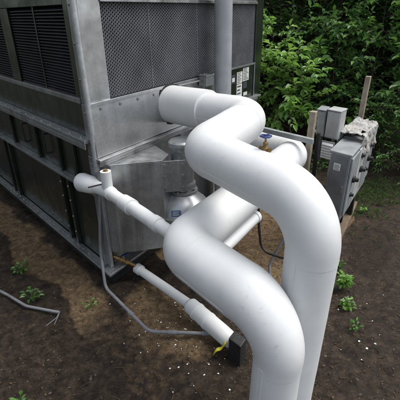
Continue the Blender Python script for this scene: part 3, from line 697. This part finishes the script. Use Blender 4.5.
# ================================================================== PLANTS
def rv(s=1.): return Vector((rnd.gauss(0, s), rnd.gauss(0, s), rnd.gauss(0, s)))
def spray(lm, wm, p, d, length, nl, ls, droop=.25):
    """a twig with leaves along it"""
    pts = [p]; dd = d.normalized()
    for i in range(4): dd = (dd + Vector((0, 0, -droop * .25)) + rv(.06)).normalized(); pts.append(pts[-1] + dd * length / 4)
    if wm is not None: wm.rings(pts, [length * .012 + .0015, length * .01 + .001, .0018, .0014, .001], 5, caps=False)
    for i in range(nl):
        t = (i + .7) / nl * 3.999; k = int(t); q = pts[k].lerp(pts[k + 1], t - k); dr = (pts[k + 1] - pts[k]).normalized()
        side = dr.cross(UP).normalized() * (1 if i % 2 else -1)
        ld = (side * .8 + dr * .6 + Vector((0, 0, rnd.uniform(-.45, .1))) + rv(.12)).normalized()
        l = ls * rnd.uniform(.5, 1.25) * (1 - .3 * abs(i / nl - .5)); leaf(lm, q, ld, (UP + rv(.28)).normalized(), l, l * rnd.uniform(.5, .66))
    leaf(lm, pts[-1], dd, (UP + rv(.2)).normalized(), ls, ls * .55)
def shrub(base, h, rad, nbr, ntw, nl, ls, m, name, label, cat, group=None, zlo=.15, tlen=.3, lean=Vector(), trunk_r=.02, kinds=None):
    t = thing(name, base, label, cat, group); lm = MB(); wm = MB(); base = Vector(base)
    top = base + UP * h * .86 + lean
    n = 7; tr = [base.lerp(top, i / n) + (rv(.02 * h / 2) if 0 < i else Vector()) for i in range(n + 1)]; tr[0].z -= .05
    wm.rings(tr, [trunk_r * (1 - .85 * i / n) for i in range(n + 1)], 8)
    for k in range(nbr):
        f = zlo + (1 - zlo) * (k + rnd.random()) / nbr; q = f * n; i = min(int(q), n - 1); p0 = tr[i].lerp(tr[i + 1], q - i)
        an = k * 2.4 + rnd.random(); prof = math.sin(math.pi * min(1, .18 + .8 * f)) ** .6
        R_ = rad * prof * rnd.uniform(.65, 1.15); d = Vector((math.cos(an), math.sin(an), .35 * rnd.uniform(.3, 1.6)))
        p1 = p0 + d * R_; mid = (p0 + p1) / 2 + UP * R_ * .12; wm.rings([p0, mid, p1], [trunk_r * .35 * (1.1 - f), trunk_r * .22, .002], 6, caps=False)
        for j in range(ntw):
            s = .25 + .8 * (j + rnd.random()) / ntw; bp = p0.lerp(mid, s * 2) if s < .5 else mid.lerp(p1, min(1, s * 2 - 1))
            td = (d.normalized() * .7 + rv(.5) + UP * .1); spray(lm, wm, bp, td, tlen * rnd.uniform(.6, 1.2), nl, ls)
    lm.build('foliage', m, t); wm.build('trunk', 'bark', t); return t
def gp(px, d):   # ground point seen in the column px of the photograph, d metres away
    az = math.atan((px - 200) / (F * math.cos(TH))); return Vector((d * math.sin(az), d * math.cos(az), 0))
G1_ = 'shrubs right behind the tower'; G2_ = 'dark trees of the wood behind'
shrub(gp(283, 5.6), 1.75, .50, 15, 6, 8, .115, 'leaf_bright', 'sapling', 'light green sapling with broad drooping leaves behind the small electrical boxes', 'sapling', G1_, .25, .26)
shrub(gp(262, 6.1), 2.15, .36, 13, 5, 7, .105, 'leaf_bright', 'sapling', 'light green sapling half hidden by the right edge of the tower', 'sapling', G1_, .2, .24)
shrub(gp(318, 6.5), 2.3, .8, 24, 6, 8, .10, 'leaf_mid', 'shrub', 'mid green shrub behind the wrapped grey enclosure', 'shrub', G1_, .1, .3)
shrub(gp(352, 6.4), 2.5, .85, 24, 6, 8, .105, 'leaf_mid', 'shrub', 'mid green shrub behind the tall wooden post', 'shrub', G1_, .1, .3)
shrub(gp(396, 5.5), 1.15, .55, 22, 6, 9, .055, 'leaf_mid', 'shrub', 'low leafy shrub right of the wrapped enclosure at the photo edge', 'shrub', G1_, .05, .25)
shrub(gp(372, 6.0), 1.0, .5, 18, 6, 9, .055, 'leaf_dark', 'shrub', 'low dark shrub between the tall wooden post and the photo edge', 'shrub', G1_, .05, .25)
shrub(gp(425, 6.3), 2.2, .9, 24, 6, 8, .105, 'leaf_mid', 'shrub', 'tall shrub at the far right edge of the wood', 'shrub', G1_, .05, .3)
shrub(gp(300, 7.4), 2.6, .9, 28, 7, 8, .10, 'leaf_dark', 'shrub', 'dark shrub in the shade above the light sapling', 'shrub', G1_, .05, .32)
i = 0
for px, d, h in ((270, 8.6, 5.2), (312, 8.2, 4.6), (350, 8.8, 5.6), (392, 8.2, 5.0), (440, 8.6, 5.4), (235, 9.5, 5.6)):
    shrub(gp(px, d), h, 1.7, 46, 9, 10, .12, 'leaf_dark' if i % 2 else 'leaf_mid', 'tree', ('slim dark tree right beside the tower', 'broad tree above the light sapling', 'tree in line with the tall wooden post', 'tree standing at the right edge of the photo', 'tree just past the right edge', 'tree behind the cooling tower')[i], 'tree', G2_, .12, .42, Vector(), .07); i += 1
# far wood: one mass of leaves
wd = MB()
for _ in range(42000):
    az = rnd.uniform(-.75, .9); d = rnd.uniform(9.8, 13); z = rnd.uniform(0, 6.5) if rnd.random() < .7 else rnd.uniform(0, 2.2) ; p = Vector((d * math.sin(az), d * math.cos(az), z)); 
    leaf(wd, p, (rv(1) - UP * .4).normalized(), (UP + rv(.5)).normalized(), rnd.uniform(.18, .32), rnd.uniform(.12, .2))
prop(wd.build('distant_wood', 'leaf_dark'), 'dense dark leafy wood behind the trees', None, None, 'stuff')
# wood on the left, seen only in the reflections of the louvre face
for k, (x, y, h) in enumerate(((-4.2, 1.2, 4.6), (-4.8, 3.4, 5.2), (-4.6, -1.0, 4.8), (-5.0, 5.8, 5.4))):
    shrub((x, y, 0), h, 1.6, 40, 8, 9, .14, 'leaf_dark', 'tree', ('tree nearest on the left of the tower', 'second tree left of the tower', 'tree left behind the viewer', 'farthest tree left of the tower')[k], 'tree', 'trees left of the tower', .05, .45, Vector(), .07)

# small ground plants
def sprout(p, n, ls, h, m, name, label, cat, group=None):
    lm = MB(); p = Vector(p); p.z = gz(p.x, p.y)
    for k in range(n):
        an = rnd.random() * 6.3; out = Vector((math.cos(an), math.sin(an), 0)); hh = h * rnd.uniform(.3, 1); q = p + out * rnd.uniform(0, ls * 1.2) + UP * hh
        lm.rings([p, (p + q) / 2 + UP * .01, q], .0012, 4, caps=False); leaf(lm, q, (out + UP * rnd.uniform(-.2, .5) + rv(.15)).normalized(), (UP + rv(.25)).normalized(), ls * rnd.uniform(.6, 1.2), ls * .6)
    return prop(lm.build(name, m), label, cat, group)
sprout(W(-.27, .03, 0), 9, .04, .05, 'leaf_bright', 'seedling', 'lone bright seedling near the tower corner conduit', 'seedling')
GW = 'weeds in the mud'
for k, (a_, b_, n, l, h, mm, lb) in enumerate((
        (-.58, -.42, 22, .045, .09, 'leaf_mid', 'weed clump by the grey hose at the left edge'), (-.50, -.85, 20, .045, .1, 'leaf_mid', 'weed clump above the grey hose at the left edge'),
        (-1.0, .35, 16, .04, .06, 'leaf_mid', 'weed clump at the bottom left corner'),
        (1.36, 1.66, 85, .042, .13, 'leaf_bright', 'leafy weed clump right of the white riser'), (1.55, 1.55, 34, .035, .10, 'leaf_mid', 'weed clump against the timber board'),
        (.98, 1.85, 20, .03, .06, 'leaf_mid', 'sparse weed below the leafy clump'), (2.75, 1.50, 26, .03, .08, 'leaf_bright', 'small weed at the far end of the timber board'),
        (1.18, 1.74, 34, .036, .08, 'leaf_bright', 'small weed beside the white riser seam'))):
    sprout(W(a_, b_, 0), n, l, h, mm, 'weed', lb, 'weed', GW)
gm = MB()
for _ in range(1800):
    q = W(rnd.gauss(3.2, .4), rnd.gauss(1.5, .25), 0)
    if noise.noise(q * 3) < -.1: continue
    q.z = gz(q.x, q.y); an = rnd.random() * 6.3; d = Vector((math.cos(an) * .5, math.sin(an) * .5, 1)).normalized(); h = rnd.uniform(.02, .07); s = d.cross(Vector((1, .3, 0))).normalized() * .003
    gm.add([q - s, q + s, q + d * h * .6 + s * .6, q + d * h + Vector((math.cos(an), math.sin(an), -.3)) * h * .3], [(0, 1, 2), (0, 2, 3)])
prop(gm.build('grass', 'leaf_dark'), 'thin grass and moss at the edge of the wood', None, None, 'stuff')
gc = MB()
for _ in range(2600):
    q = gp(rnd.uniform(300, 450), rnd.uniform(5.0, 8.0)); 
    if noise.noise(q * 1.4) < -.15: continue
    q.z = gz(q.x, q.y) + rnd.uniform(.0, .12); leaf(gc, q, (rv(1) + UP * .2).normalized(), (UP + rv(.4)).normalized(), rnd.uniform(.03, .065), rnd.uniform(.02, .04))
prop(gc.build('ground_cover', 'leaf_mid'), 'leafy ground cover below the shrubs', None, None, 'stuff')

# ================================================================== LIGHT
w = bpy.data.worlds.new('World'); scene.world = w; w.use_nodes = True; nt = w.node_tree
sky = nt.nodes.new('ShaderNodeTexSky'); sky.sky_type = 'NISHITA'; sky.sun_disc = False
SEL, SAZ = R(62), R(75)     # azimuth measured from +Y towards +X
sky.sun_elevation = SEL; sky.sun_rotation = SAZ; sky.air_density = 1.; sky.dust_density = 4.; sky.ozone_density = 1.
bg = nt.nodes['Background']; bg.inputs['Strength'].default_value = .15
hs_ = nt.nodes.new('ShaderNodeHueSaturation'); hs_.inputs['Saturation'].default_value = .45   # overcast: a paler sky
nt.links.new(sky.outputs[0], hs_.inputs['Color']); nt.links.new(hs_.outputs[0], bg.inputs['Color'])
sd = bpy.data.lights.new('sun', 'SUN'); sd.energy = 1.0; sd.angle = R(35); sd.color = (1, .97, .93)
so_ = bpy.data.objects.new('sun', sd); COL.objects.link(so_)
dirv = Vector((math.sin(SAZ) * math.cos(SEL), math.cos(SAZ) * math.cos(SEL), math.sin(SEL)))
so_.rotation_euler = dirv.to_track_quat('Z', 'Y').to_euler()
scene.view_settings.view_transform = 'Standard'; scene.view_settings.look = 'None'; scene.view_settings.gamma = 1; scene.view_settings.exposure = 0.9
scene.view_settings.use_curve_mapping = False
scene.cycles.max_bounces = 8; scene.cycles.use_denoising = True
